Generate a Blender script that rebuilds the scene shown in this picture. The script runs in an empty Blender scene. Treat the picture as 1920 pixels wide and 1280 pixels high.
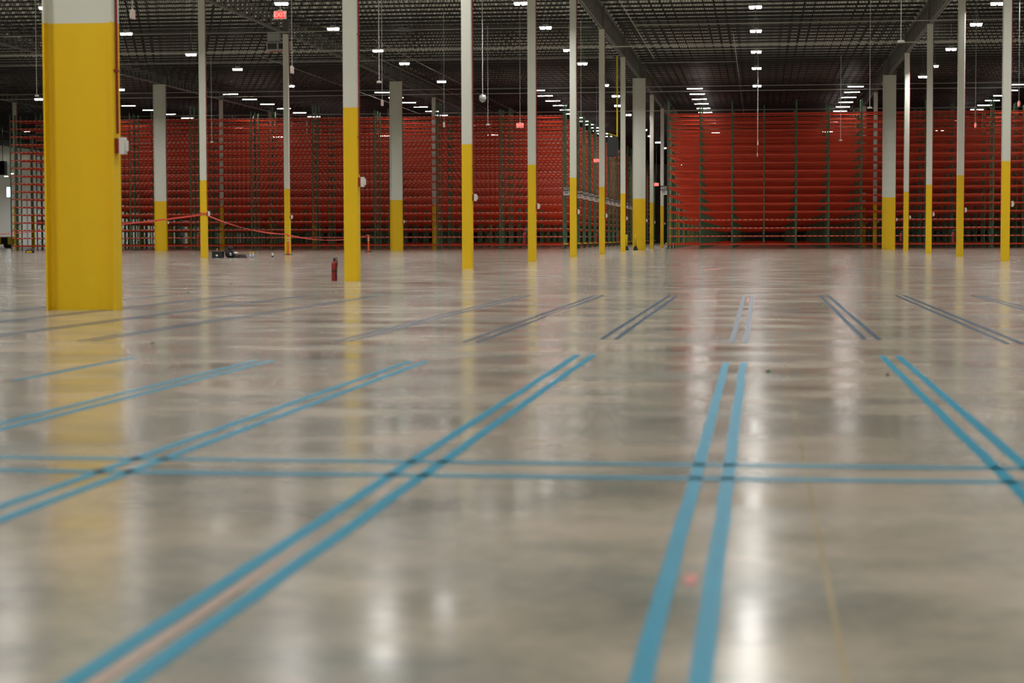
import bpy, math, random
from math import sin, cos, pi, radians
from mathutils import Vector, Matrix
random.seed(7)
S = bpy.context.scene
COL = S.collection

# ------------------------------------------------------------------ layout
H_YEL = 3.658                 # height of the yellow paint on the columns
T_COL = 12.20                 # top of white column / bottom chord of girders
Z_DECK = 13.70
Y0, SY = 24.71, 16.824        # column grid, first row and spacing in depth
XA, XR, XB, XD, XE, XF, XG = -8.585, 8.962, -26.157, -43.758, -61.30, 26.52, -78.85
RACK_Y, RACK_P = 155.0, 5.79  # first rack row, pitch of the rows
LEV0, LEVP, NLEV = 0.34, 0.627, 17
ORD = ['first', 'second', 'third', 'fourth', 'fifth', 'sixth', 'seventh', 'eighth', 'ninth', 'tenth', 'eleventh',
       'twelfth', 'thirteenth', 'fourteenth', 'fifteenth', 'sixteenth', 'seventeenth', 'eighteenth', 'nineteenth',
       'twentieth', 'twenty-first', 'twenty-second', 'twenty-third', 'twenty-fourth', 'twenty-fifth', 'twenty-sixth']

# ------------------------------------------------------------------ materials
def lin(c):
    return tuple((x / 12.92 if x <= .04045 else ((x + .055) / 1.055) ** 2.4) for x in [v / 255 for v in c]) + (1,)

def mat(name, rgb, rough=.5, metal=0, var=.08, scale=6, emit=None, estr=0, bump=0, spec=.5, coat=0):
    m = bpy.data.materials.new(name); m.use_nodes = True
    nt = m.node_tree; b = nt.nodes['Principled BSDF']
    b.inputs['Roughness'].default_value = rough
    b.inputs['Metallic'].default_value = metal
    b.inputs['Specular IOR Level'].default_value = spec
    b.inputs['Coat Weight'].default_value = coat
    tc = nt.nodes.new('ShaderNodeTexCoord'); n = nt.nodes.new('ShaderNodeTexNoise')
    n.inputs['Scale'].default_value = scale; n.inputs['Detail'].default_value = 3
    nt.links.new(tc.outputs['Object'], n.inputs['Vector'])
    mx = nt.nodes.new('ShaderNodeMix'); mx.data_type = 'RGBA'
    mx.inputs[6].default_value = tuple(max(0, c * (1 - var)) for c in rgb[:3]) + (1,)
    mx.inputs[7].default_value = tuple(min(1, c * (1 + var)) for c in rgb[:3]) + (1,)
    nt.links.new(n.outputs['Fac'], mx.inputs[0]); nt.links.new(mx.outputs[2], b.inputs['Base Color'])
    if bump:
        bp = nt.nodes.new('ShaderNodeBump'); bp.inputs['Strength'].default_value = bump; bp.inputs['Distance'].default_value = .01
        nt.links.new(n.outputs['Fac'], bp.inputs['Height']); nt.links.new(bp.outputs['Normal'], b.inputs['Normal'])
    if emit:
        b.inputs['Emission Color'].default_value = emit if len(emit) == 4 else tuple(emit) + (1,)
        b.inputs['Emission Strength'].default_value = estr
    return m

M = {}
M['white'] = mat('column_white_paint', (.69, .70, .62), .55, var=.03, scale=1.5, spec=.3)
M['yellow'] = mat('column_yellow_paint', (.84, .54, .0), .5, var=.03, scale=1.5)
M['dark'] = mat('dark_steel', (.024, .025, .024), .34, var=.25, scale=3)
M['girder'] = mat('girder_steel', (.12, .118, .105), .5, var=.2, scale=2)
M['red'] = mat('red_paint', (.30, .018, .02), .4, var=.12)
M['beam'] = mat('rack_beam_orange_red', (.74, .060, .019), .36, var=.12, scale=1.2)
M['green'] = mat('rack_upright_green', (.085, .19, .10), .45, var=.2, scale=1.5)
M['label'] = mat('white_labels', (.75, .72, .66), .5, var=.05)
M['offwhite'] = mat('white_plastic', (.72, .72, .68), .4, var=.04)
M['grey'] = mat('light_grey_metal', (.42, .43, .42), .4, .3, var=.08)
M['galv'] = mat('galvanised_conduit', (.50, .50, .47), .35, .6, var=.08)
M['black'] = mat('black_plastic', (.018, .018, .02), .5, var=.2)
M['rubber'] = mat('black_rubber', (.012, .012, .012), .7, var=.2)
M['orange'] = mat('orange_plastic', (.85, .13, .01), .45, var=.06)
M['ribbon'] = mat('red_barrier_ribbon', (.80, .10, .08), .45, var=.1)
M['wall'] = mat('white_wall_panel', (.80, .81, .79), .6, var=.04, scale=.3)
M['lens'] = mat('lamp_lens', (.9, .9, .9), .3, emit=(1, .965, .93), estr=28)
M['lensl'] = mat('linear_lamp_lens', (.9, .9, .9), .3, emit=(1, .97, .94), estr=50)
M['exit'] = mat('exit_sign_red_face', (.6, .03, .03), .4, emit=(1, .055, .05), estr=1.1)
M['exitl'] = mat('exit_sign_letters', (.9, .3, .3), .4, emit=(1, .20, .16), estr=1.8)
M['exitoff'] = mat('exit_sign_pale_face', (.74, .52, .48), .4, var=.03)
M['pinkw'] = mat('exit_sign_housing', (.74, .66, .62), .4, var=.03)
M['window'] = mat('daylight_window', (.6, .7, .9), .2, emit=(.75, .88, 1), estr=3)
M['bag'] = mat('black_nylon', (.02, .02, .022), .75, var=.4, scale=30, bump=.4)
M['cable'] = mat('brown_black_cable', (.045, .03, .025), .6, var=.3)
M['skin'] = mat('tan_leather', (.45, .22, .14), .6, var=.1)
M['bluew'] = mat('pale_blue_plastic', (.50, .55, .75), .35, var=.05)
M['yel2'] = mat('safety_yellow', (.86, .60, .02), .45, var=.05)
M['signb'] = mat('sign_black', (.02, .02, .02), .5, var=.1)
M['redmark'] = mat('red_marking_paint', (.45, .10, .07), .4, var=.25, scale=20)
M['redfaint'] = mat('faint_red_marking_paint', (.38, .26, .20), .35, var=.25, scale=20)
M['gscrap'] = mat('green_scrap', (.03, .12, .04), .6, var=.2)
M['bscrap'] = mat('brown_scrap', (.10, .08, .05), .6, var=.2)
M['silver'] = mat('reflective_silver', (.75, .72, .68), .3, .2, var=.05)

def tape_mat(name, rgb, rough, sp):
    m = mat(name, rgb, rough, var=.12, scale=3, spec=sp)
    nt = m.node_tree; b = nt.nodes['Principled BSDF']
    tc = nt.nodes.new('ShaderNodeTexCoord'); n = nt.nodes.new('ShaderNodeTexNoise')
    n.inputs['Scale'].default_value = 4; n.inputs['Detail'].default_value = 4
    mp = nt.nodes.new('ShaderNodeMapping'); mp.inputs['Scale'].default_value = (.4, 1, 1)
    nt.links.new(tc.outputs['Object'], mp.inputs[0]); nt.links.new(mp.outputs[0], n.inputs['Vector'])
    bp = nt.nodes.new('ShaderNodeBump'); bp.inputs['Strength'].default_value = .25; bp.inputs['Distance'].default_value = .004
    nt.links.new(n.outputs['Fac'], bp.inputs['Height']); nt.links.new(bp.outputs['Normal'], b.inputs['Normal'])
    return m
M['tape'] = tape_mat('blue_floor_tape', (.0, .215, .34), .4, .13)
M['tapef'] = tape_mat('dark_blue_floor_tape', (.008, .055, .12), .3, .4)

def floor_mat():
    m = bpy.data.materials.new('polished_concrete'); m.use_nodes = True
    nt = m.node_tree; N = nt.nodes; L = nt.links; b = N['Principled BSDF']
    g = N.new('ShaderNodeNewGeometry')
    def noise(scale, detail=4, vec=None, rough=.55):
        n = N.new('ShaderNodeTexNoise'); n.inputs['Scale'].default_value = scale; n.inputs['Detail'].default_value = detail
        n.inputs['Roughness'].default_value = rough
        L.new(vec or g.outputs['Position'], n.inputs['Vector']); return n
    def ramp(n, a, c, p0=.3, p1=.7):
        r = N.new('ShaderNodeMapRange'); r.inputs[1].default_value = p0; r.inputs[2].default_value = p1
        r.inputs[3].default_value = a; r.inputs[4].default_value = c; L.new(n.outputs['Fac'], r.inputs[0]); return r
    n1 = noise(1.1, 6); n2 = noise(.22, 4); n3 = noise(14, 4)
    cr = N.new('ShaderNodeValToRGB')
    cr.color_ramp.elements[0].position = .43; cr.color_ramp.elements[0].color = (.21, .215, .18, 1)
    cr.color_ramp.elements[1].position = .60; cr.color_ramp.elements[1].color = (.445, .385, .30, 1)
    a = N.new('ShaderNodeMath'); a.operation = 'MULTIPLY_ADD'; a.inputs[1].default_value = .55
    L.new(n1.outputs['Fac'], a.inputs[0])
    a2 = N.new('ShaderNodeMath'); a2.operation = 'MULTIPLY'; a2.inputs[1].default_value = .35
    L.new(n2.outputs['Fac'], a2.inputs[0])
    a3 = N.new('ShaderNodeMath'); a3.operation = 'MULTIPLY_ADD'; a3.inputs[1].default_value = .15
    L.new(n3.outputs['Fac'], a3.inputs[0]); L.new(a2.outputs[0], a3.inputs[2]); L.new(a3.outputs[0], a.inputs[2])
    L.new(a.outputs[0], cr.inputs[0])
    # sawn control joints filled with tan sealant
    sp = N.new('ShaderNodeSeparateXYZ'); L.new(g.outputs['Position'], sp.inputs[0])
    def joint(out, off, pitch, half):
        s = N.new('ShaderNodeMath'); s.operation = 'SUBTRACT'; s.inputs[1].default_value = off - pitch * 200; L.new(out, s.inputs[0])
        d = N.new('ShaderNodeMath'); d.operation = 'PINGPONG'; d.inputs[1].default_value = pitch / 2; L.new(s.outputs[0], d.inputs[0])
        l = N.new('ShaderNodeMath'); l.operation = 'LESS_THAN'; l.inputs[1].default_value = half; L.new(d.outputs[0], l.inputs[0]); return l
    jx = joint(sp.outputs['X'], .18, 17.547 / 4, .007); jy = joint(sp.outputs['Y'], Y0, SY / 4, .010)
    mxm = N.new('ShaderNodeMath'); mxm.operation = 'MAXIMUM'; L.new(jx.outputs[0], mxm.inputs[0]); L.new(jy.outputs[0], mxm.inputs[1])
    mx = N.new('ShaderNodeMix'); mx.data_type = 'RGBA'; mx.inputs[7].default_value = (.40, .33, .20, 1)
    L.new(mxm.outputs[0], mx.inputs[0]); L.new(cr.outputs[0], mx.inputs[6]); L.new(mx.outputs[2], b.inputs['Base Color'])
    mp = N.new('ShaderNodeMapping'); mp.inputs['Scale'].default_value = (.45, 1, 1); L.new(g.outputs['Position'], mp.inputs[0])
    r1 = ramp(noise(1.2, 7, mp.outputs[0], rough=.65), .125, .23, .36, .64)
    L.new(r1.outputs[0], b.inputs['Roughness'])
    r2 = ramp(noise(.8, 7, mp.outputs[0], rough=.7), .22, .75, .42, .58)
    L.new(r2.outputs[0], b.inputs['Specular IOR Level'])
    b.inputs['Specular Tint'].default_value = (1, .94, .84, 1)
    bp = N.new('ShaderNodeBump'); bp.inputs['Strength'].default_value = .2; bp.inputs['Distance'].default_value = .0012
    L.new(noise(2.2, 4, mp.outputs[0]).outputs['Fac'], bp.inputs['Height'])
    L.new(bp.outputs['Normal'], b.inputs['Normal'])
    return m
M['floor'] = floor_mat()

def deck_mat():
    m = mat('roof_deck_underside', (.62, .64, .59), .6, var=.08, scale=.4)
    nt = m.node_tree; b = nt.nodes['Principled BSDF']; g = nt.nodes.new('ShaderNodeNewGeometry')
    w = nt.nodes.new('ShaderNodeTexWave'); w.bands_direction = 'X'; w.inputs['Scale'].default_value = 1.05
    nt.links.new(g.outputs['Position'], w.inputs['Vector'])
    bp = nt.nodes.new('ShaderNodeBump'); bp.inputs['Strength'].default_value = .6; bp.inputs['Distance'].default_value = .04
    nt.links.new(w.outputs['Fac'], bp.inputs['Height']); nt.links.new(bp.outputs['Normal'], b.inputs['Normal'])
    return m
M['deck'] = deck_mat()

# ------------------------------------------------------------------ mesh helpers
class MB:
    def __init__(s): s.v = []; s.f = []; s.m = []; s.mats = []
    def mi(s, m):
        if m not in s.mats: s.mats.append(m)
        return s.mats.index(m)
    def box(s, x0, x1, y0, y1, z0, z1, m):
        b = len(s.v); k = s.mi(m)
        s.v += [(x, y, z) for z in (z0, z1) for y in (y0, y1) for x in (x0, x1)]
        for q in ((0, 2, 3, 1), (4, 5, 7, 6), (0, 1, 5, 4), (2, 6, 7, 3), (0, 4, 6, 2), (1, 3, 7, 5)):
            s.f.append(tuple(b + i for i in q)); s.m.append(k)
        return s
    def bar(s, p, q, w, m, n=4, w2=None, caps=True):
        p = Vector(p); q = Vector(q); d = (q - p).normalized()
        a = Vector((0, 0, 1)) if abs(d.z) < .9 else Vector((0, 1, 0))
        u = d.cross(a).normalized(); t = d.cross(u); b = len(s.v); k = s.mi(m); w2 = w if w2 is None else w2
        for c, r in ((p, w), (q, w2)):
            for i in range(n):
                an = 2 * pi * (i + .5) / n; s.v.append(tuple(c + u * cos(an) * r + t * sin(an) * r))
        for i in range(n):
            j = (i + 1) % n; s.f.append((b + i, b + n + i, b + n + j, b + j)); s.m.append(k)
        if caps:
            s.f.append(tuple(b + i for i in range(n))); s.m.append(k)
            s.f.append(tuple(b + n + i for i in range(n - 1, -1, -1))); s.m.append(k)
        return s
    def tube(s, pts, r, m, n=8):
        for a, c in zip(pts, pts[1:]): s.bar(a, c, r, m, n)
        return s
    def lathe(s, prof, m, n=20, c=(0, 0)):
        b = len(s.v); k = s.mi(m)
        for r, z in prof:
            for i in range(n):
                a = 2 * pi * i / n; s.v.append((c[0] + r * cos(a), c[1] + r * sin(a), z))
        for j in range(len(prof) - 1):
            for i in range(n):
                i2 = (i + 1) % n
                s.f.append((b + j * n + i, b + j * n + i2, b + (j + 1) * n + i2, b + (j + 1) * n + i)); s.m.append(k)
        s.f.append(tuple(b + i for i in range(n - 1, -1, -1))); s.m.append(k)
        t = b + (len(prof) - 1) * n; s.f.append(tuple(t + i for i in range(n))); s.m.append(k)
        return s
    def prism(s, poly, z0, z1, m):
        b = len(s.v); k = s.mi(m); n = len(poly)
        s.v += [(x, y, z0) for x, y in poly] + [(x, y, z1) for x, y in poly]
        for i in range(n):
            j = (i + 1) % n; s.f.append((b + i, b + j, b + n + j, b + n + i)); s.m.append(k)
        s.f.append(tuple(b + i for i in range(n - 1, -1, -1))); s.m.append(k)
        s.f.append(tuple(b + n + i for i in range(n))); s.m.append(k)
        return s
    def mesh(s, name):
        me = bpy.data.meshes.new(name); me.from_pydata(s.v, [], s.f)
        for m in s.mats: me.materials.append(M[m])
        me.polygons.foreach_set('material_index', s.m); me.update(); return me
    def obj(s, name, parent=None, loc=(0, 0, 0), smooth=False, bevel=0):
        o = bpy.data.objects.new(name, s.mesh(name)); COL.objects.link(o); o.location = loc
        if parent: o.parent = parent
        if smooth:
            for p in o.data.polygons: p.use_smooth = len(p.vertices) == 4
        if bevel:
            bv = o.modifiers.new('bevel', 'BEVEL'); bv.width = bevel; bv.segments = 2; bv.limit_method = 'ANGLE'
        return o
def inst(name, me, parent=None, loc=(0, 0, 0), rot=0):
    o = bpy.data.objects.new(name, me); COL.objects.link(o); o.location = loc; o.rotation_euler = (0, 0, rot)
    if parent: o.parent = parent
    return o
def empty(name, loc, rot=0):
    o = bpy.data.objects.new(name, None); COL.objects.link(o); o.location = loc; o.rotation_euler = (0, 0, rot)
    o.empty_display_size = .1; return o
def tag(o, label, cat, group=None, kind='thing'):
    if len(label.split()) > 16: print('LONG', label)
    o['label'] = label; o['category'] = cat
    if group: o['group'] = group
    if kind: o['kind'] = kind
    return o
def struct(o, label=None):
    o['kind'] = 'structure'
    if label: o['label'] = label
    return o
def text(name, s, size, m, parent, loc, rot, ext=.004):
    c = bpy.data.curves.new(name, 'FONT'); c.body = s; c.size = size; c.extrude = ext; c.align_x = 'CENTER'; c.align_y = 'CENTER'
    c.offset = size * .02
    c.materials.append(M[m]); o = bpy.data.objects.new(name, c); COL.objects.link(o)
    bpy.context.view_layer.update()
    me = bpy.data.meshes.new_from_object(o.evaluated_get(bpy.context.evaluated_depsgraph_get()))
    bpy.data.objects.remove(o); o = bpy.data.objects.new(name, me); COL.objects.link(o)
    if not me.materials: me.materials.append(M[m])
    o.location = loc; o.rotation_euler = rot; o.parent = parent; return o

# ------------------------------------------------------------------ shell
XL, XRt, YF, YN = -140., 75., 330., -25.
struct(MB().box(XL, XRt, YN, YF, -.3, 0, 'floor').obj('floor'))
struct(MB().box(XL, XRt, YN, YF, Z_DECK, Z_DECK + .2, 'deck').obj('ceiling'))
struct(MB().box(XL, XRt, YF, YF + .3, -.3, Z_DECK + .2, 'wall').obj('wall_far'))
struct(MB().box(XL, XRt, YN - .3, YN, -.3, Z_DECK + .2, 'wall').obj('wall_near'))
struct(MB().box(XL - .3, XL, YN, YF, -.3, Z_DECK + .2, 'wall').obj('wall_left'))
struct(MB().box(XRt, XRt + .3, YN, YF, -.3, Z_DECK + .2, 'wall').obj('wall_right'))
w = MB().box(-.35, .35, -.03, 0, -.85, .85, 'window').obj('window_1', loc=(-128.3, YF - .02, 9.0)); struct(w)
fr = MB()
for a in (-1, 1): fr.box(a * .4 - .05, a * .4 + .05, -.06, 0, -.95, .95, 'grey')
for a in (-1, 1): fr.box(-.45, .45, -.06, 0, a * .9 - .05, a * .9 + .05, 'grey')
fr.obj('window_frame', w)

# ------------------------------------------------------------------ columns
def rounded(hx, hy, r, n=4):
    P = []
    for cx, cy, a0 in ((hx - r, hy - r, 0), (-hx + r, hy - r, 90), (-hx + r, -hy + r, 180), (hx - r, -hy + r, 270)):
        for i in range(n + 1):
            a = radians(a0 + 90 * i / n); P.append((cx + r * cos(a), cy + r * sin(a)))
    return P
def slim_mesh():
    b = MB(); P = rounded(.152, .152, .03)
    b.prism(P, 0, H_YEL, 'yellow').prism(P, H_YEL, T_COL, 'white'); return b.mesh('slim_column')
def wide_mesh():
    hw, hd, tf, tw = .455, .152, .022, .014
    P = [(-hw, -hd), (-hw + tf, -hd), (-hw + tf + .0, -tw), (hw - tf, -tw), (hw - tf, -hd), (hw, -hd),
         (hw, hd), (hw - tf, hd), (hw - tf, tw), (-hw + tf, tw), (-hw + tf, hd), (-hw, hd)]
    # fillets between web and flange
    r = .028
    P = [(-hw, -hd), (-hw + tf, -hd), (-hw + tf, -tw - r), (-hw + tf + r * .3, -tw - r * .3), (-hw + tf + r, -tw), (hw - tf - r, -tw), (hw - tf - r * .3, -tw - r * .3),
         (hw - tf, -tw - r), (hw - tf, -hd), (hw, -hd), (hw, hd), (hw - tf, hd), (hw - tf, tw + r), (hw - tf - r, tw),
         (-hw + tf + r, tw), (-hw + tf, tw + r), (-hw + tf, hd), (-hw, hd)]
    b = MB(); b.prism(P, 0, H_YEL, 'yellow').prism(P, H_YEL, T_COL, 'white'); return b.mesh('wide_column')
SLIM, WIDE = slim_mesh(), wide_mesh()
CAP_S = MB().box(-.15, .15, -.15, .15, 0, 1.4, 'girder').box(-.2, .2, -.2, .2, 0, .03, 'girder').mesh('cap')
CAP_W = MB().box(-.45, .45, -.15, .15, 0, 1.4, 'girder').box(-.47, .47, -.2, .2, 0, .03, 'girder').mesh('cap')
def conduit_mesh(x):
    b = MB(); b.bar((x + .022, -.02, 2.25), (x + .022, -.02, T_COL), .016, 'red', 8)
    for z in (3.05, 5.2, 7.6, 10.0): b.box(x, x + .03, -.09, .05, z - .012, z + .012, 'red')
    return b.mesh('conduit')
def alarm_mesh(x):
    return MB().box(x, x + .055, -.085, .045, 2.0, 2.19, 'red').mesh('alarm_box')
def strobe_mesh(x):
    b = MB().box(x + .055, x + .12, -.085, .045, 1.99, 2.2, 'offwhite').box(x + .12, x + .15, -.06, .02, 2.03, 2.16, 'offwhite'); return b.mesh('strobe')
CD = {False: conduit_mesh(.152), True: conduit_mesh(.455)}
AL = {False: alarm_mesh(.152), True: alarm_mesh(.455)}
ST = {False: strobe_mesh(.152), True: strobe_mesh(.455)}
LINES = {'A': (XA, 'near left line', range(0, 17)), 'R': (XR, 'near right line', range(3, 17)),
         'B': (XB, 'second line to the left', range(3, 17)), 'D': (XD, 'third line to the left', range(6, 17)),
         'E': (XE, 'fourth line to the left', range(8, 17)), 'G': (XG, 'fifth line to the left', range(10, 17)),
         'F': (XF, 'second line to the right', range(11, 17))}
for ln, (x, where, ks) in LINES.items():
    for i, k in enumerate(ks):
        wide = k % 7 == 0
        y = Y0 + SY * k
        xx = x - (.03 if k == 0 else 0)
        o = inst('steel_column', WIDE if wide else SLIM, None, (xx, y, 0))
        if k == 0 and ln == 'A':
            lab = 'huge near white column with yellow base and flanges, closest to the camera'
        else:
            lab = '%s white and yellow column, %s from front in the %s' % ('wide flanged' if wide else 'slim', ORD[i], where)
        tag(o, lab, 'column', 'yellow and white steel columns')
        inst('cap', CAP_W if wide else CAP_S, o, (0, 0, T_COL))
        if k < 10:
            inst('conduit', CD[wide], o); a = inst('alarm_box', AL[wide], o); inst('strobe', ST[wide], a)

# ------------------------------------------------------------------ girders along the column lines
def girder_mesh():
    b = MB(); L = SY - .42
    for s in (-1, 1):
        b.box(s * .06 - .04, s * .06 + .04, 0, L, 0, .10, 'girder'); b.box(s * .06 - .04, s * .06 + .04, 0, L, 1.22, 1.32, 'girder')
    n = 18
    for i in range(n):
        y0 = L * i / n; y1 = L * (i + 1) / n; ym = (y0 + y1) / 2
        b.bar((0, y0, 1.25), (0, ym, .06), .035, 'girder'); b.bar((0, ym, .06), (0, y1, 1.25), .035, 'girder')
        b.bar((0, ym, .06), (0, ym, 1.25), .028, 'girder')
    return b.mesh('roof_girder')
GM = girder_mesh()
for ln, (x, where, ks) in LINES.items():
    lo = {'A': 3, 'R': 3, 'B': 3, 'D': 4, 'E': 5, 'G': 7, 'F': 7}[ln]
    for i, k in enumerate(range(lo, 17)):
        o = inst('roof_girder', GM, None, (x, Y0 + SY * k + .21, T_COL))
        tag(o, 'dark roof girder, %s span back over the %s' % (ORD[i], where), 'girder', 'roof girders over the column lines')

# ------------------------------------------------------------------ joists
BAYS = [(XG - 17.5, XG), (XG, XE), (XE, XD), (XD, XB), (XB, XA), (XA, XR), (XR, XF), (XF, XF + 17.55)]
BN = ['bay far out to the left', 'bay left of the far left columns', 'outer left bay', 'third bay left of the aisle', 'second bay left of the aisle', 'central aisle bay', 'bay right of the aisle', 'outer right bay']
def joist_parts(b, y, x0, L, n=26, lite=False):
    z0, z1 = Z_DECK - .93, Z_DECK - .06
    for s in (-1, 1):
        b.box(x0, x0 + L, y + s * .045 - .03, y + s * .045 + .03, z1 - .02, z1 + .055, 'dark')
        b.box(x0 + .5, x0 + L - .5, y + s * .04 - .028, y + s * .04 + .028, z0 - .035, z0 + .03, 'dark')
    for i in range(n):
        a = x0 + .3 + (L - .6) * i / n; c = x0 + .3 + (L - .6) * (i + 1) / n; m = (a + c) / 2
        b.bar((a, y, z1), (m, y, z0), .019, 'dark', caps=False); b.bar((m, y, z0), (c, y, z1), .019, 'dark', caps=False)
    return b
JM = joist_parts(MB(), 0, .1, 17.35, 30).mesh('roof_joist')
JP = SY / 9
def in_view(x0, x1, y): return x1 > -.40 * y and x0 < .138 * y
cand = []
for r in range(0, 172):
    y = Y0 + JP * (r + .5)
    for bi, (x0, x1) in enumerate(BAYS):
        if in_view(x0, x1, y): cand.append((y, bi, x0))
seen = [c for c in cand if c[0] > 92.5][:300]
rest = [c for c in cand if c not in seen and c[0] > 34 and c[0] < 325]
for y, bi, x0 in seen:
    tag(inst('roof_joist', JM, None, (x0, y, 0)), 'dark steel truss joist in the %s' % BN[bi], 'joist', 'roof joists in the ' + BN[bi])
jv = JM.vertices; jn = len(jv)
co = [0.0] * (jn * 3); jv.foreach_get('co', co)
base_v = list(zip(co[0::3], co[1::3], co[2::3])); base_f = [tuple(p.vertices) for p in JM.polygons]
V, F = [], []
for y, bi, x0 in rest:
    k = len(V); V += [(a + x0, b + y, c) for a, b, c in base_v]; F += [tuple(i + k for i in f) for f in base_f]
me = bpy.data.meshes.new('distant_roof_joists'); me.from_pydata(V, [], F); me.materials.append(M['dark'])
o = bpy.data.objects.new('roof_joist_field', me); COL.objects.link(o)
tag(o, 'dense dark steel joists receding under the roof deck beyond the nearer ones', 'roof joists', kind='stuff')

# pipes and conduits under the joists
for i, (y, x0, x1, r, z, d) in enumerate([(105, -6.5, 30, .022, 12.0, 'pale conduit right of the near girder, highest in view'), (105.6, -47, -8.9, .022, 12.0, 'pale conduit running left from the near girder'),
        (116, -49, 33, .04, 11.95, 'thick pale pipe crossing every bay'), (117.8, -6, 1, .02, 11.9, 'short conduit just behind the thick pipe'), (122.8, -52, -9, .02, 11.95, 'thin conduit beyond the thick pipe, left side'),
        (126.5, -7.5, -1.5, .018, 11.9, 'short thin conduit ending at the diagonal conduit'), (153, -60, 42, .035, 12.0, 'pipe crossing over the front racks'), (148, -60, 42, .025, 12.0, 'thin pipe just before the racks'), (178, -60, 42, .045, 12.12, 'pipe skimming the rack tops')]):
    tag(MB().bar((x0, y, z), (x1, y, z), r, 'galv', 8).obj('ceiling_pipe'), 'long ' + d, 'pipe', 'pipes crossing under the roof')
for i, (x, y0, y1, z, d) in enumerate([(-6.7, 88, 127, 12.2, 'thin conduit running away beside the left girder'), (-1.52, 112, 186, 12.2, 'pinkish conduit running away left of the aisle lamps'),
        (-23.5, 120, 200, 12.0, 'conduit running away past the wide second-line column'), (-21.5, 110, 190, 12.0, 'conduit running away in the second left bay'), (-30, 118, 175, 11.9, 'conduit running away in the third left bay')]):
    tag(MB().bar((x, y0, z), (x, y1, z), .02, 'galv', 6).obj('ceiling_conduit'), d, 'conduit', 'conduits running into the distance')
tag(MB().bar((-8.9, 104, 10.3), (-8.9, 104, 12.8), .012, 'gscrap', 6).obj('hanging_cable'), 'green cable hanging from the roof beside the left girder', 'cable')

# ------------------------------------------------------------------ lamps
hb = MB()
hb.box(-.30, .30, -.14, .14, .03, .09, 'grey').box(-.12, .12, -.1, .1, .09, .17, 'grey')
HB_BODY = hb.mesh('housing')
HB_LENS = MB().bar((-.155, 0, .03), (-.155, 0, -.07), .18, 'lens', 4, .15).mesh('lens')
HB_LENS2 = MB().bar((.155, 0, .03), (.155, 0, -.07), .18, 'lens', 4, .15).mesh('lens')
HB_ROD = MB().bar((-.15, 0, .09), (-.03, 0, .75), .006, 'galv').bar((.15, 0, .09), (.03, 0, .75), .006, 'galv').bar((0, 0, .75), (0, 0, 1.4), .009, 'galv').mesh('hanger')
def area(name, sx, sy, power, spread, parent, z=-.004):
    l = bpy.data.lights.get(name) or bpy.data.lights.new(name, 'AREA')
    l.shape = 'RECTANGLE'; l.size = sx; l.size_y = sy; l.energy = power; l.spread = radians(spread); l.color = (1, .975, .945)
    o = bpy.data.objects.new(name, l); COL.objects.link(o); o.parent = parent; o.location = (0, 0, z); return o
P_HB, P_LN = 325, 24
def highbay(x, y, label, z=11.3):
    o = inst('high_bay_lamp', HB_BODY, None, (x, y, z)); tag(o, label, 'ceiling lamp', 'twin-lens high-bay lamps')
    inst('lens', HB_LENS, o); inst('lens', HB_LENS2, o); inst('hanger', HB_ROD, o); area('high_bay_light', .52, .22, P_HB, 160, o, -.075)
lin_b = MB().box(-.6, .6, -.07, .07, .03, .10, 'grey'); LN_BODY = lin_b.mesh('housing')
LN_LENS = MB().box(-.57, .57, -.06, .06, 0, .03, 'lensl').mesh('lens')
LN_ROD = MB().bar((-.4, 0, .1), (-.4, 0, .68), .006, 'galv').bar((.4, 0, .1), (.4, 0, .68), .006, 'galv').mesh('hanger')
def linear(x, y, label):
    o = inst('linear_lamp', LN_BODY, None, (x, y, 12.0)); tag(o, label, 'ceiling lamp', 'linear lamps over the rack aisles')
    inst('lens', LN_LENS, o); inst('hanger', LN_ROD, o); area('linear_light', 1.1, .1, P_LN, 140, o)
rows = {-.25: ('over the central aisle', [91.5, 102.1, 113.5, 124.6, 139.0]),
        -10.6: ('first row left of the aisle', [88.5, 98.9, 110.9, 119.6, 136.7, 147.4]),
        -21.1: ('second row left of the aisle', [87, 97.8, 109.5, 117.8, 131.8]),
        -31.95: ('third row left of the aisle', [87, 98.5, 110.1, 120.2, 134]),
        -43.8: ('fourth row left of the aisle', [100, 112.0, 123.5, 135.2]),
        -53.3: ('fifth row left of the aisle', [120, 131.5, 143.4]),
        10.5: ('first row right of the aisle', [91.8, 100.6, 113.6, 124.8, 132.9])}
for x, (d, ys) in rows.items():
    for i, y in enumerate(ys):
        highbay(x - (.55 if x == -43.8 else 0), y, 'lit twin-lens lamp %s, %s from the front' % (d, ORD[i]))
    near = [ys[0] - 11.1 * (j + 1) for j in range(9) if ys[0] - 11.1 * (j + 1) > -8]
    for j, y in enumerate(near):
        highbay(x, y, 'twin-lens lamp ahead of the visible ones, %s' % d)
for x in (21.2,):
    for y in range(0, 150, 11): highbay(x, y + 3.5, 'twin-lens lamp outside the picture, far right row')
LX = {-40.6: 'over the left block, third bay of lamps', -28.7: 'over the middle of the left block', -16.8: 'over the right end of the left block', -4.9: 'over the left end of the right block',
      7.0: 'over the middle of the right block', 18.9: 'over the far right of the right block', -52.5: 'over the left end of the left block', 30.8: 'beyond the right edge over the racks'}
for x, d in LX.items():
    for j in range(13):
        y = 150.6 + RACK_P * j
        if x > 30 and y < 200: continue
        linear(x, y, 'lit white linear lamp %s, %s from the front' % (d, ORD[j]))
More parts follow.
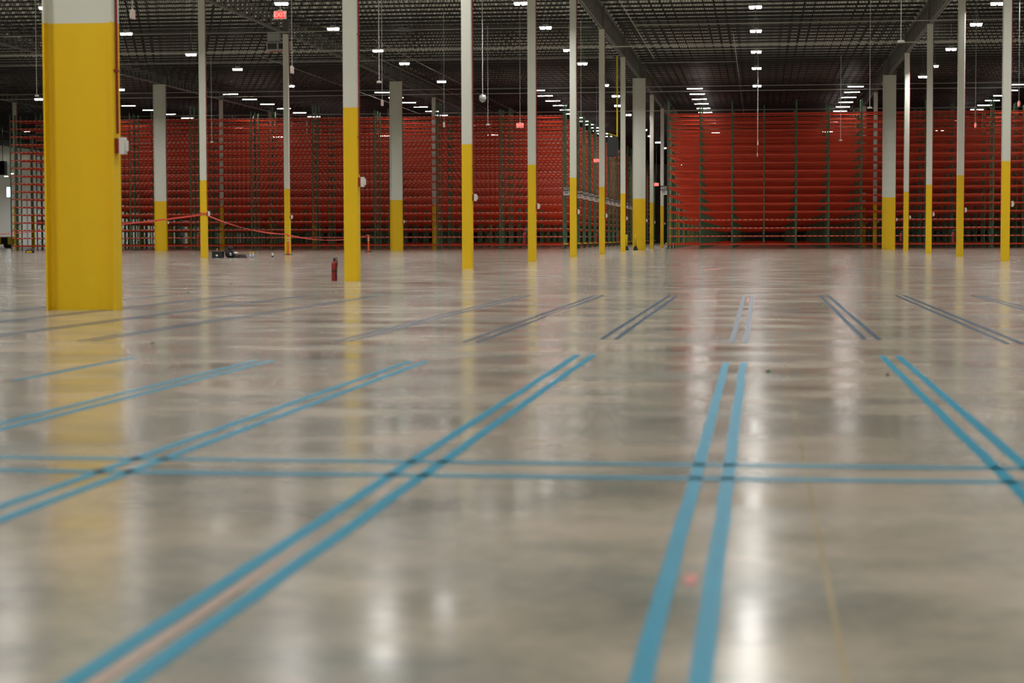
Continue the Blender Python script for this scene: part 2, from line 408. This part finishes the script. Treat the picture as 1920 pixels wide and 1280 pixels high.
# lamps over the cross passage in the distance
for i, y in enumerate((158, 170, 182, 194, 206, 220, 234, 250, 268, 288)):
    highbay(-11.2, y, 'lamp above the passage between rack blocks, %s from front' % ORD[i])
for i, (x, y) in enumerate(((-75, 215), (-88, 235), (-96, 262), (-70, 185), (-105, 290), (-84, 270), (-118, 305), (-66, 150), (-131, 316), (-124, 318), (-117, 318), (-110, 318), (-103, 316), (-130, 300), (-119, 302), (-108, 300))):  # later positions are extra lamps added to brighten the far white wall
    highbay(x, y, 'far lamp beyond the left rack end, later ones added to light the wall, %s nearest' % ORD[i])

# ------------------------------------------------------------------ racks
def beam(b, x0, x1, y, z, lab, face=-1, h=.105, d=.05):
    b.box(x0, x1, y - d / 2, y + d / 2, z - h / 2, z + h / 2, 'beam')
    if lab:
        n = int((x1 - x0) / .375); p = (x1 - x0) / n
        for i in range(n):
            c = x0 + p * (i + .5); f = y - d / 2
            b.box(c - .095, c + .095, f - .003, f, z + .0, z + .036, 'label')
def frame(b, x, y, top, d=1.07, lite=False):
    for yy in (y, y + d):
        b.box(x - .045, x + .045, yy - .038, yy + .038, .0, top, 'green'); 
        if not lite: b.box(x - .08, x + .08, yy - .08, yy + .08, 0, .012, 'green')
    st = 1.25 if lite else .62; z = .25; up = True
    while z + st < top:
        b.bar((x, y, z), (x, y + d, z + (st * .9 if up else 0)), .022, 'green', caps=False); z += st; up = not up
def rack_y(r): return RACK_Y + RACK_P * r + {12: -.9, 15: -1.7, 18: -1.9, 21: 1.4}.get(r, 0)
LEFT = dict(x0=-15.25, bay=-4.98, n=9, top=11.35)
RIGHT = dict(x0=-7.12, bay=2.469, n=20, top=11.35)
DEP = 1.07; GAP = .16
LINESY = (0, 2 * DEP + GAP)
ZL = [LEV0 + LEVP * i for i in range(NLEV)]
def has_label(side, lev): return lev >= 1 if side == 'L' else lev in (1, 2, 3)
def fmesh(top):
    b = MB(); frame(b, 0, 0, top); frame(b, 0, DEP + GAP, top); return b.mesh('upright_frame')
FMH, FML = fmesh(11.45), fmesh(10.95)
GUARD = MB().box(-.05, .05, -.1, 2 * DEP + GAP + .1, .36, .47, 'yel2').mesh('end_guard')
def single_beam(side, w, lab):
    b = MB(); beam(b, .05, w - .05, -.055, 0, lab)
    for x in (.05, w - .09): b.box(x, x + .04, -.10, -.045, -.11, .09, 'beam')
    return b.mesh('beam')
def full_mesh(side, skip=None, frames=True, name='pallet_rack'):
    P = LEFT if side == 'L' else RIGHT; b = MB()
    for li, ly in enumerate(LINESY):
        off = -.055 if li == 0 else .055
        for lev, z in enumerate(ZL):
            for i in range(P['n']):
                if skip and skip(li, lev, i): continue
                xa = P['x0'] + P['bay'] * i; xb = xa + P['bay']; xa, xb = min(xa, xb), max(xa, xb)
                beam(b, xa + .02, xb - .02, ly + off, z, has_label(side, lev) and li == 0)
    if frames:
        for i in range(P['n'] + 1):
            x = P['x0'] + P['bay'] * i; t = (11.45, 10.95, 11.2)[i % 3]
            frame(b, x, 0, t, lite=True); frame(b, x, DEP + GAP, t, lite=True)
    return b.mesh(name)
BACK = {'L': full_mesh('L'), 'R': full_mesh('R')}
BEAMS_ONLY = {'L': full_mesh('L', frames=False, name='beams'), 'R': full_mesh('R', frames=False, name='beams')}
for side, P, word in (('L', LEFT, 'left'), ('R', RIGHT, 'right')):
    keep = set()
    for lev in range(NLEV - 1, -1, -1):
        for i in range(P['n']):
            if len(keep) < 100 and (side == 'L' or i < 11): keep.add((lev, i))
    for r in range(24):
        y = rack_y(r)
        where = 'front row' if r == 0 else '%s row back' % ORD[r]
        lab = 'green and orange-red pallet rack, %s of the %s block' % (where, word)
        if r >= 3:
            o = inst('pallet_rack', BACK[side], None, (0, y, 0)); tag(o, lab, 'rack', 'pallet racks of the %s block' % word)
        else:
            o = empty('pallet_rack', (P['x0'], y, 0)); tag(o, lab, 'rack', 'pallet racks of the %s block' % word)
            for i in range(P['n'] + 1):
                f = inst('upright_frame', FMH if (i + r) % 2 == 0 else FML, o, (P['bay'] * i, 0, 0))
            if r == 0:
                bm_ = {l: single_beam(side, abs(P['bay']), l) for l in (True, False)}
                for lev, i in sorted(keep):
                    xa = P['bay'] * i if P['bay'] > 0 else P['bay'] * (i + 1)
                    inst('beam', bm_[has_label(side, lev)], o, (xa, 0, ZL[lev]))
                me = full_mesh(side, skip=lambda li, lev, i: li == 0 and (lev, i) in keep, frames=False, name='beams')
                q = inst('beam_set', me, o, (-P['x0'], 0, 0)); q['kind'] = 'stuff'
            else:
                q = inst('beam_set', BEAMS_ONLY[side], o, (-P['x0'], 0, 0)); q['kind'] = 'stuff'
        ox = 0 if r < 3 else P['x0']
        inst('end_guard', GUARD, o, (ox + (.095 if side == 'L' else -.095), 0, 0))

# aisle number signs
def sign(num, x, y, z, label):
    b = MB().box(-.27, .27, -.012, .012, .0, .36, 'signb').obj('aisle_sign', None, (x, y, z)); tag(b, label, 'sign', 'aisle number signs')
    MB().box(-.25, .25, -.016, .012, -.34, -.01, 'label').box(-.15, .15, -.02, -.016, -.12, -.07, 'signb').box(-.15, .15, -.02, -.016, -.2, -.17, 'signb').box(-.12, .12, -.02, -.016, -.27, -.25, 'grey').obj('lower_plate', b)
    text('lettering', num, .33, 'label', b, (0, -.014, .18), (pi / 2, 0, 0))
for i in range(18):
    n = 502 + i
    sign(str(n), -14.98, rack_y(i) - .25, 4.52, 'black aisle sign reading %d on the passage end of a left rack row' % n)
sign('602', -7.42, RACK_Y - .25, 4.52, 'black aisle sign reading 602 on the end of the right rack block')

# ------------------------------------------------------------------ exit signs and pendants
def exit_sign(x, y, z, facing, label, s=1.0, txt=True):
    rot = 0 if facing == 'cam' else pi / 2
    o = MB().box(-.165 * s, .165 * s, -.025, .025, -.11 * s, .11 * s, 'pinkw').box(-.05, .05, -.02, .02, .11 * s, .14 * s, 'pinkw').obj('exit_sign', None, (x, y, z)); o.rotation_euler = (0, 0, rot)
    tag(o, label, 'exit sign', 'hanging exit signs')
    for sg in (-1, 1):
        glow = facing == 'cam' or x > 1 or x < -30
        f = MB().box(-.145 * s, .145 * s, min(sg * .025, sg * .03), max(sg * .025, sg * .03), -.09 * s, .09 * s, 'exit' if glow else 'exitoff').obj('face', o)
        if txt and glow: text('lettering', 'EXIT', .165 * s, 'exitl', o, (0, sg * .031, 0), (pi / 2, 0, 0 if sg < 0 else pi), .002)
    MB().bar((0, 0, .14 * s), (0, 0, 12.68 - z), .014, 'galv', 6).obj('pole', o)
exit_sign(-12.6, 51.8, 6.8, 'cam', 'lit red EXIT sign facing the camera, upper left, below a lamp', 1.0)
exit_sign(-12.55, 104.4, 6.8, 'cam', 'lit red exit sign before the rack tops beside a slim column', 1.15)
exit_sign(-12.5, 153.2, 6.8, 'cam', 'small lit red exit sign at the mouth of the passage', 1.3)
exit_sign(-11.6, 224.4, 6.8, 'cam', 'tiny red exit sign far down the passage', 1.7)
exit_sign(-41.3, 192.9, 6.8, 'side', 'small reddish exit sign seen against the left racks', 1.2, False)
exit_sign(-16.4, 51.1, 6.8, 'side', 'pinkish exit sign seen edge-on right of the huge near column', 1.0)
exit_sign(-16.4, 86.0, 6.8, 'side', 'exit sign seen edge-on left of the wide second-line column', 1.1)
exit_sign(-16.4, 103.2, 6.8, 'side', 'exit sign seen edge-on above the left racks, left of a slim column', 1.1)
exit_sign(-16.3, 68.7, 6.8, 'side', 'exit sign seen edge-on against a slim second-line column', 1.1)
exit_sign(-.17, 126.6, 6.8, 'side', 'uppermost of the edge-on exit signs hanging over the central aisle', 1.2)
exit_sign(-.22, 144.6, 6.8, 'side', 'middle of the three edge-on exit signs over the central aisle', 1.2)
exit_sign(-.5, 197.0, 8.0, 'side', 'lowest of the three edge-on exit signs over the central aisle', 1.2, False)
exit_sign(11.35, 108.7, 6.8, 'side', 'edge-on exit sign before the right racks, right of a slim column', 1.1)
exit_sign(11.45, 91.5, 6.8, 'side', 'edge-on exit sign near the upper right picture corner', 1.1)
def pendant(x, y, z, r, label, ball=False):
    o = empty('pendant_sensor', (x, y, z)); tag(o, label, 'pendant sensor', 'white disc pendants on thin poles')
    if ball: MB().lathe([(.03, .2), (.15, .14), (.17, 0), (.12, -.12), (.03, -.17)], 'grey', 16).obj('globe', o, smooth=True)
    else: MB().lathe([(r * .5, .05), (r * .9, .03), (r, 0), (r * .9, -.03), (.04, -.04)][::-1], 'offwhite', 20).obj('disc', o, smooth=True)
    MB().bar((0, 0, .04), (0, 0, 12.68 - z), .014, 'offwhite', 6).obj('pole', o)
for a in ((4.5, 65.9, 7.2, .125, 'large pale disc pendant on a pole right of the aisle, near the top edge'), (-15.3, 79.6, 7.2, .11, 'disc pendant left of the wide second-line column'),
          (5.3, 99.3, 7.2, .12, 'disc pendant hanging just above the right racks'), (5.2, 132.5, 7.2, .11, 'disc pendant on a yellowish pole before the right racks'),
          (-15.1, 110.6, 7.2, .12, 'disc pendant before the top of the left racks'), (-9.7, 108.5, 7.2, .06, 'tiny pendant on a long pole between two slim columns'),
          (-35.5, 126.9, 7.2, .11, 'small disc pendant before the left racks, right of a slim column'), (-35.6, 95.5, 8.0, .11, 'pendant on a pole at the far left behind the huge column')):
    pendant(*a)
pendant(-12.5, 89.8, 7.2, .15, 'round glass globe pendant on a pole right of a slim column', True)

# black box with yellow pole, heater unit
o = MB().box(-.32, .32, -.2, .2, 0, 1.25, 'black').box(-.30, .30, -.215, -.2, .04, 1.2, 'signb').obj('hanging_box', None, (-9.22, 125.2, 5.95), bevel=.02)
tag(o, 'black rectangular box hanging on a yellow pole beside a slim column', 'hanging box')
MB().bar((.3, 0, 1.22), (.3, 0, 6.3), .05, 'yel2', 6).bar((-.35, 0, 1.5), (.3, 0, 1.28), .025, 'yel2', 6).obj('pole', o)
o = MB().box(-.6, .6, -.35, .35, 0, 1.3, 'black').obj('hanging_box', None, (-71.6, 182, 7.0), bevel=.02)
tag(o, 'large dark box hanging at the far left edge of the picture', 'hanging box')
MB().bar((.3, 0, 1.3), (.3, 0, 5.7), .03, 'dark', 6).obj('pole', o)
o = empty('unit_heater', (-27.1, 111.2, 11.55)); tag(o, 'grey unit heater with louvred face under the roof behind a slim column', 'heater')
MB().box(-.7, .7, -.3, .3, 0, .46, 'grey').obj('body', o, bevel=.02)
g = MB(); g.box(-.62, -.1, -.315, -.3, .06, .38, 'black')
for i in range(6): g.box(-.60 + i * .085, -.59 + i * .085, -.33, -.31, .07, .37, 'grey')
g.box(.02, .5, -.315, -.3, .06, .38, 'black')
g.obj('louvre', o)
MB().box(-.66, .05, -.2, .2, .5, .98, 'grey').obj('duct', o)
MB().bar((-.55, -.1, -.06), (.75, -.1, -.06), .03, 'red', 8).bar((-.55, -.1, -.06), (-.62, -.1, -.2), .03, 'orange', 8).obj('pipe', o)

# ------------------------------------------------------------------ floor tape
def strip(x0, x1, y0, y1, m, label, group):
    b = MB(); n = max(1, int(max(x1 - x0, y1 - y0) / .5)); k = b.mi(m)
    rnd = lambda: random.uniform(-.003, .003)
    along_x = (x1 - x0) > (y1 - y0)
    ring = []
    for i in range(n + 1):
        t = i / n; d = rnd()
        if along_x: x = x0 + (x1 - x0) * t; q = [(x, y0 + d, 0), (x, y1 + d, 0), (x, y1 + d, .0012), (x, y0 + d, .0012)]
        else: y = y0 + (y1 - y0) * t; q = [(x0 + d, y, 0), (x1 + d, y, 0), (x1 + d, y, .0012), (x0 + d, y, .0012)]
        b.v += q
    for i in range(n):
        a = 4 * i
        for j in range(4):
            f = (a + j, a + (j + 1) % 4, a + 4 + (j + 1) % 4, a + 4 + j); b.f.append(f if along_x else f[::-1]); b.m.append(k)
    for e in (0, 4 * n): b.f.append((e, e + 1, e + 2, e + 3)); b.m.append(k)
    o = b.obj('floor_tape'); o.location.z = .0008
    tag(o, label, 'floor tape', group); return o
for n in range(-8, 4):
    c = -.18 + 1.163 * n
    nm = 'nearest the aisle centre' if n == 0 else '%s %s of centre' % (ORD[abs(n) - 1], 'left' if n < 0 else 'right')
    for s in (-1, 1):
        xc = c + s * .0615; sd = 'left' if s < 0 else 'right'
        if -4 <= n <= 1:
            y1 = 14.5 + (.9 if n in (-1, 1) else 0)
            if n == -4: 
                if s > 0: strip(xc - .0245, xc + .0245, 12.3, y1 + .3, 'tape', 'stub of near blue tape beside the faint red line', 'near blue floor tapes')
                continue
            strip(xc - .0245, xc + .0245, 2.4, y1, 'tape', 'near blue floor tape, %s strip of the pair %s' % (sd, nm), 'near blue floor tapes')
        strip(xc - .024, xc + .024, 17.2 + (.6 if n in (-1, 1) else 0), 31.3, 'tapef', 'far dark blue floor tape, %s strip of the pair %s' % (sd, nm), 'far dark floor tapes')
strip(-9, 4.2, 7.92, 8.0, 'tape', 'blue tape crossing the aisle, farther strip of the crossing pair', 'crossing floor tapes')
strip(-9, 4.2, 7.465, 7.545, 'tape', 'blue tape crossing the aisle, nearer strip of the crossing pair', 'crossing floor tapes')
def mark(x, y, w, h, m, label, rot=0, z=.0016):
    P = []
    for i in range(14):
        a = 2 * pi * i / 14; r = 1 + random.uniform(-.3, .15); P.append((cos(a) * w * r / 2, sin(a) * h * r / 2))
    o = MB().prism(P, 0, .0006, m).obj('paint_mark', None, (x, y, z)); o.rotation_euler.z = rot
    tag(o, label, 'paint mark', 'small marks on the floor')
mark(-.18, 5.28, .035, .22, 'redmark', 'red paint blot between the near centre tapes')
mark(-.17, 29.0, .04, 2.4, 'redmark', 'small red paint figure between the far centre tapes')
mark(-2.6, 61.4, .25, 3, 'redmark', 'short red paint dash left of the aisle beyond the far tapes', -.1)
mark(-1.34, 56.3, .25, 4, 'redmark', 'red paint tick straight ahead beyond the far tapes', -.1)
mark(2.28, 57.9, .25, 3, 'redmark', 'red paint dash right of the aisle', .1)
mark(-6.0, 60.6, .7, .8, 'redmark', 'long thin red streak beside the slim column line')
mark(-4.83, 8.6, .035, 13, 'redfaint', 'faint long red line painted on the floor at the left')
mark(-1.35, 4.6, .03, 3, 'redfaint', 'faint reddish line between the large diagonal tapes')
mark(-2.42, 24, .04, 4, 'redfaint', 'reddish scuff between far tapes near the slim column')
for (x, y, w, m, l) in ((.06, 13.48, .04, 'gscrap', 'green scrap lying on the floor right of the centre tapes'), (.79, 26.6, .06, 'gscrap', 'green scrap left of the far right tapes'),
        (-9.52, 32.5, .07, 'gscrap', 'dark green scrap right of the huge near column'), (.83, 13.2, .03, 'bscrap', 'brown scrap beside the right tape pair'), (-10.44, 38.6, .08, 'bscrap', 'small dark scrap on the floor left of the extinguisher'),
        (-5.25, 16.8, .05, 'bscrap', 'brown scuffed scrap right of the yellow reflection')):
    o = MB().lathe([(w * .3, 0), (w * .5, .004), (w * .35, .012), (w * .1, .016)], m, 9).obj('floor_scrap', None, (x, y, .001)); tag(o, l, 'scrap', 'scraps on the floor')

# ------------------------------------------------------------------ things on the floor
def extinguisher(x, y, z, label, s=1.0):
    o = empty('fire_extinguisher', (x, y, z)); tag(o, label, 'fire extinguisher', 'red fire extinguishers'); o.scale = (s, s, s)
    MB().lathe([(.055, 0), (.062, .015), (.062, .36), (.055, .395), (.03, .42), (.022, .43)], 'red', 20).obj('cylinder', o, smooth=True)
    MB().lathe([(.022, .43), (.026, .44), (.026, .47), (.02, .475)], 'black', 12).box(-.015, .075, -.012, .012, .475, .49, 'black').box(-.01, .08, -.01, .01, .50, .512, 'grey').bar((-.01, 0, .48), (.02, 0, .505), .008, 'grey').obj('valve', o)
    MB().tube([(.02, -.02, .455), (.06, -.04, .44), (.075, -.045, .38), (.06, -.06, .22), (.045, -.065, .18), (.045, -.066, .12)], .011, 'black').bar((.045, -.066, .14), (.045, -.066, .07), .014, 'black', 8, .018).obj('hose', o)
    MB().lathe([(.0635, .20), (.0635, .225)], 'black', 20).obj('strap', o)
extinguisher(-9.0, 41.65, 0, 'red fire extinguisher standing on the floor left of a slim column', 1.0)
for (x, y, l) in ((XA - .29, Y0 + 3 * SY, 'fire extinguisher hung on the third slim column of the left line'), (XA - .29, Y0 + 5 * SY, 'fire extinguisher hung left of the fifth slim column, left line'),
                  (XA - .30, Y0 + 6 * SY + .1, 'fire extinguisher hung on the column nearest the two yellow posts'), (XB - .29, Y0 + 4 * SY, 'fire extinguisher hung on the slim column beside the black bags'),
                  (XR - .29, Y0 + 4 * SY, 'fire extinguisher hung on the second slim column from the right edge'), (XR - .29, Y0 + 6 * SY, 'fire extinguisher hung between the wide and slim right columns')):
    extinguisher(x, y, .62, l, 1.15)
def delineator(x, y, label):
    o = empty('delineator_post', (x, y, 0)); tag(o, label, 'traffic post', 'orange delineator posts')
    MB().lathe([(.27, 0), (.27, .015), (.2, .035), (.07, .045)], 'rubber', 8).obj('base', o)
    MB().lathe([(.075, .04), (.065, .1), (.048, .9), (.04, 1.02)], 'orange', 16).obj('post', o, smooth=True)
    for z in (.74, .88): MB().lathe([(.056, z), (.054, z + .075)], 'silver', 16).obj('reflective_band', o)
    MB().lathe([(.04, 1.02), (.03, 1.05), (.05, 1.09), (.03, 1.14)], 'orange', 12).bar((-.09, 0, 1.12), (.10, 0, 1.03), .03, 'orange', 8).obj('handle', o)
delineator(-25.85, 107.6, 'orange delineator post with white bands before a slim column')
delineator(-25.1, 126.6, 'orange delineator post standing alone right of the near slim column')
def ribbon(P, sag, label, w=.075):
    b = MB(); k = b.mi('ribbon'); A, B = Vector(P[0]), Vector(P[1]); n = 28; t = .002
    d = (B - A); nrm = Vector((-d.y, d.x, 0)).normalized() * t
    for i in range(n + 1):
        u = i / n; c = A + d * u; c.z -= sag * 4 * u * (1 - u); ww = w * (.7 + .3 * sin(9 * u + 1))
        for s, q in ((1, -1), (1, 1), (-1, 1), (-1, -1)):
            b.v.append(tuple(c + nrm * s + Vector((0, 0, q * ww / 2))))
    for i in range(n):
        for j in range(4):
            b.f.append((4 * i + j, 4 * i + (j + 1) % 4, 4 * i + 4 + (j + 1) % 4, 4 * i + 4 + j)); b.m.append(k)
    for e in (0, 4 * n): b.f.append((e, e + 1, e + 2, e + 3)); b.m.append(k)
    tag(b.obj('barrier_ribbon'), label, 'barrier tape', 'red barrier ribbon')
ribbon([(XB - .1, Y0 + 4 * SY - .17, 2.03), (-50, 104, 1.05)], .35, 'red barrier ribbon stretched left from the slim column past the huge column')
ribbon([(XB + .15, Y0 + 4 * SY - .17, 2.03), (-25.85, 107.55, 1.14)], .22, 'red barrier ribbon sagging from the slim column to the orange post')
ribbon([(-25.8, 107.7, 1.08), (-25.1, 126.5, 1.1)], .3, 'red barrier ribbon between the two orange posts')
b = MB(); b.box(-.17, .17, -.178, -.172, -.03, 0, 'ribbon').box(-.172, .172, -.17, -.16, .04, .07, 'ribbon'); b.bar((-.16, -.17, .1), (.16, -.17, -.02), .018, 'ribbon')
tag(b.obj('ribbon_knot', None, (XB, Y0 + 4 * SY, 2.06)), 'red ribbon wrapped round the slim column above the black bags', 'barrier tape')
def bollard(x, y, label):
    o = empty('flexible_bollard', (x, y, 0)); tag(o, label, 'bollard', 'short yellow bollards')
    MB().lathe([(.17, 0), (.17, .06), (.12, .16), (.09, .27), (.085, .28)], 'rubber', 12).obj('base', o)
    MB().lathe([(.075, .28), (.075, 1.05), (.06, 1.09)], 'yel2', 16).obj('post', o, smooth=True)
bollard(-9.33, 140.2, 'short yellow bollard on a black base left of the wide column')
bollard(-8.72, 140.6, 'short yellow bollard on a black base in front of the wide column')
# gear pile
t = empty('tool_tote', (-25.27, 91.2, 0)); tag(t, 'square black open tote beside the slim column', 'tote')
MB().box(-.25, .25, -.18, .18, 0, .30, 'black').obj('body', t, bevel=.02)
MB().box(-.27, .27, -.2, .2, .27, .31, 'black').obj('rim', t, bevel=.01); MB().box(-.06, .04, -.185, -.18, .08, .16, 'offwhite').obj('label_plate', t)
MB().tube([(-.06, 0, .28), (-.05, 0, .40), (-.02, 0, .43)], .035, 'skin').obj('work_glove', t)
def blob(name, parts, m, parent, sub=2):
    b = MB(); k = b.mi(m)
    for (cx, cy, cz, rx, ry, rz) in parts:
        base = len(b.v); nu, nv = 14, 9
        for j in range(nv + 1):
            th = pi * j / nv
            for i in range(nu):
                ph = 2 * pi * i / nu; q = 1 + .10 * sin(3 * ph + cx * 40) * sin(2 * th + cz * 20)
                b.v.append((cx + rx * q * sin(th) * cos(ph), cy + ry * q * sin(th) * sin(ph), max(0.003, cz + rz * q * cos(th))))
        for j in range(nv):
            for i in range(nu):
                i2 = (i + 1) % nu; b.f.append((base + j * nu + i, base + (j + 1) * nu + i, base + (j + 1) * nu + i2, base + j * nu + i2)); b.m.append(k)
    return b.obj(name, parent, smooth=True)
g = empty('equipment_bag', (-24.76, 91.38, 0)); tag(g, 'lumpy black equipment bag heaped between tote and coiled cable', 'bag')
blob('bag_body', [(0, 0, .2, .23, .18, .22), (-.08, .05, .36, .17, .14, .13), (.04, 0, .45, .13, .12, .11), (.14, 0, .14, .13, .14, .15)], 'bag', g)
MB().tube([(-.12, -.1, .45), (-.08, -.14, .55), (.02, -.15, .53), (.12, -.16, .4), (.2, -.16, .22)], .018, 'black').obj('strap', g)
blob('light_cloth', [(.3, -.05, .22, .12, .08, .06)], 'offwhite', g); MB().lathe([(.05, .1), (.055, .2), (.03, .24)], 'grey', 12, (.1, -.2)).obj('bottle', g)
c = MB()
for kx in range(4):
    r = .30 - .02 * kx; pts = [(r * cos(a * pi / 12), .8 * r * sin(a * pi / 12), .02 + .04 * kx + .03 * sin(a + kx)) for a in range(25)]
    c.tube([(p[0], p[1], max(p[2], .016)) for p in pts], .016, 'cable', 6)
tag(c.obj('coiled_cable', None, (-24.2, 91.2, 0)), 'coil of dark cable on the floor right of the black bag', 'cable')
for i, (x, l) in enumerate(((-23.74, 'spray bottle with yellow trigger, left one beside the cable coil'), (-23.60, 'spray bottle with yellow trigger, right one beside the cable coil'))):
    o = empty('spray_bottle', (x, 91.3, 0)); tag(o, l, 'bottle', 'spray bottles on the floor')
    MB().lathe([(.05, 0), (.052, .12), (.035, .16), (.02, .19)], 'bluew', 14).obj('bottle_body', o, smooth=True)
    MB().lathe([(.018, .19), (.018, .24)], 'yel2', 10).box(-.05, .03, -.012, .012, .24, .285, 'yel2').bar((-.03, 0, .24), (-.045, 0, .2), .008, 'yel2').obj('trigger', o)
o = empty('small_canister', (-23.4, 94.2, 0)); tag(o, 'tiny white-topped canister standing alone on the floor', 'canister')
MB().lathe([(.035, 0), (.04, .07), (.03, .08)], 'rubber', 12).obj('foot', o); MB().lathe([(.045, .08), (.05, .18), (.03, .21)], 'offwhite', 12).obj('top', o)
o = MB().box(-.25, .25, -.15, .15, 0, .18, 'black').box(-.18, .18, -.16, -.15, .03, .12, 'yel2').bar((-.12, 0, .18), (-.08, 0, .27), .02, 'black').bar((.12, 0, .18), (.08, 0, .27), .02, 'black').bar((-.09, 0, .27), (.09, 0, .27), .018, 'black').obj('tool_box', None, (-47.9, 126.8, 0))
tag(o, 'small black and yellow tool box on the floor left of the huge column', 'tool box')
# far left end of the hall
o = empty('yellow_machine', (-76.9, 197, 0)); tag(o, 'low yellow machine beside the far left end of the racks', 'machine')
MB().box(-2.0, .6, -.7, .7, .35, 1.15, 'yel2').obj('body', o, bevel=.05)
MB().box(-1.7, -.7, -.72, -.7, .5, 1.0, 'yellow').box(-.3, .4, -.75, -.7, .45, 1.1, 'black').obj('panel', o)
for x in (-1.6, .2): MB().bar((x, -.72, .25), (x, .72, .25), .25, 'rubber', 16).obj('wheel', o)
for i, (x, z0, z1, m, d) in enumerate(((-118, 4.4, 5.5, 'yel2', 'upper yellow'), (-112.5, 4.4, 5.4, 'yel2', 'second yellow'), (-122.5, 3.4, 4.2, 'red', 'small red'))):
    tag(MB().box(-.6, .6, -.3, 0, 0, z1 - z0, m).obj('wall_box', None, (x, YF - .02, z0), bevel=.03), '%s box mounted low on the far white wall at the left' % d, 'wall box')
for x in (-125, -119.4, -114): tag(MB().bar((x, YF - .15, 0), (x, YF - .15, 8.5), .09, 'grey', 8).obj('wall_pipe'), 'thin grey pipe running up the far white wall at the left', 'pipe', 'pipes on the far wall')
tag(MB().bar((-70.5, 200, 0), (-70.5, 200, 9.5), .32, 'signb', 12).obj('dark_riser'), 'thick dark vertical riser behind the far left rack end', 'pipe')

# ------------------------------------------------------------------ world, camera
W = bpy.data.worlds.new('world'); S.world = W; W.use_nodes = True
W.node_tree.nodes['Background'].inputs[0].default_value = (.05, .05, .05, 1)
W.node_tree.nodes['Background'].inputs[1].default_value = .3
yaw, pitch, roll = .124, .0521, -.0031
F_ = Vector((-sin(yaw) * cos(pitch), cos(yaw) * cos(pitch), -sin(pitch))); R_ = Vector((cos(yaw), sin(yaw), 0)); U_ = R_.cross(F_)
R2 = R_ * cos(roll) + U_ * sin(roll); U2 = -R_ * sin(roll) + U_ * cos(roll)
cam = bpy.data.cameras.new('camera'); co_ = bpy.data.objects.new('camera', cam); COL.objects.link(co_)
mw = Matrix((R2, U2, -F_)).transposed().to_4x4(); mw.translation = (0, 0, .9108); co_.matrix_world = mw
cam.sensor_width = 36; cam.sensor_fit = 'HORIZONTAL'; cam.lens = 3733 / 1920 * 36
cam.clip_end = 600; cam.clip_start = .05
cam.dof.use_dof = True; cam.dof.focus_distance = 125; cam.dof.aperture_fstop = 2.9
S.camera = co_
S.view_settings.view_transform = 'Standard'; S.view_settings.look = 'None'; S.view_settings.gamma = 1
S.view_settings.exposure = 0
S.view_settings.use_curve_mapping = False
S.cycles.max_bounces = 8; S.cycles.diffuse_bounces = 4; S.cycles.glossy_bounces = 4
S.cycles.sample_clamp_indirect = 8; S.cycles.use_light_tree = True
S.cycles.use_denoising = True
S.cycles.caustics_reflective = True
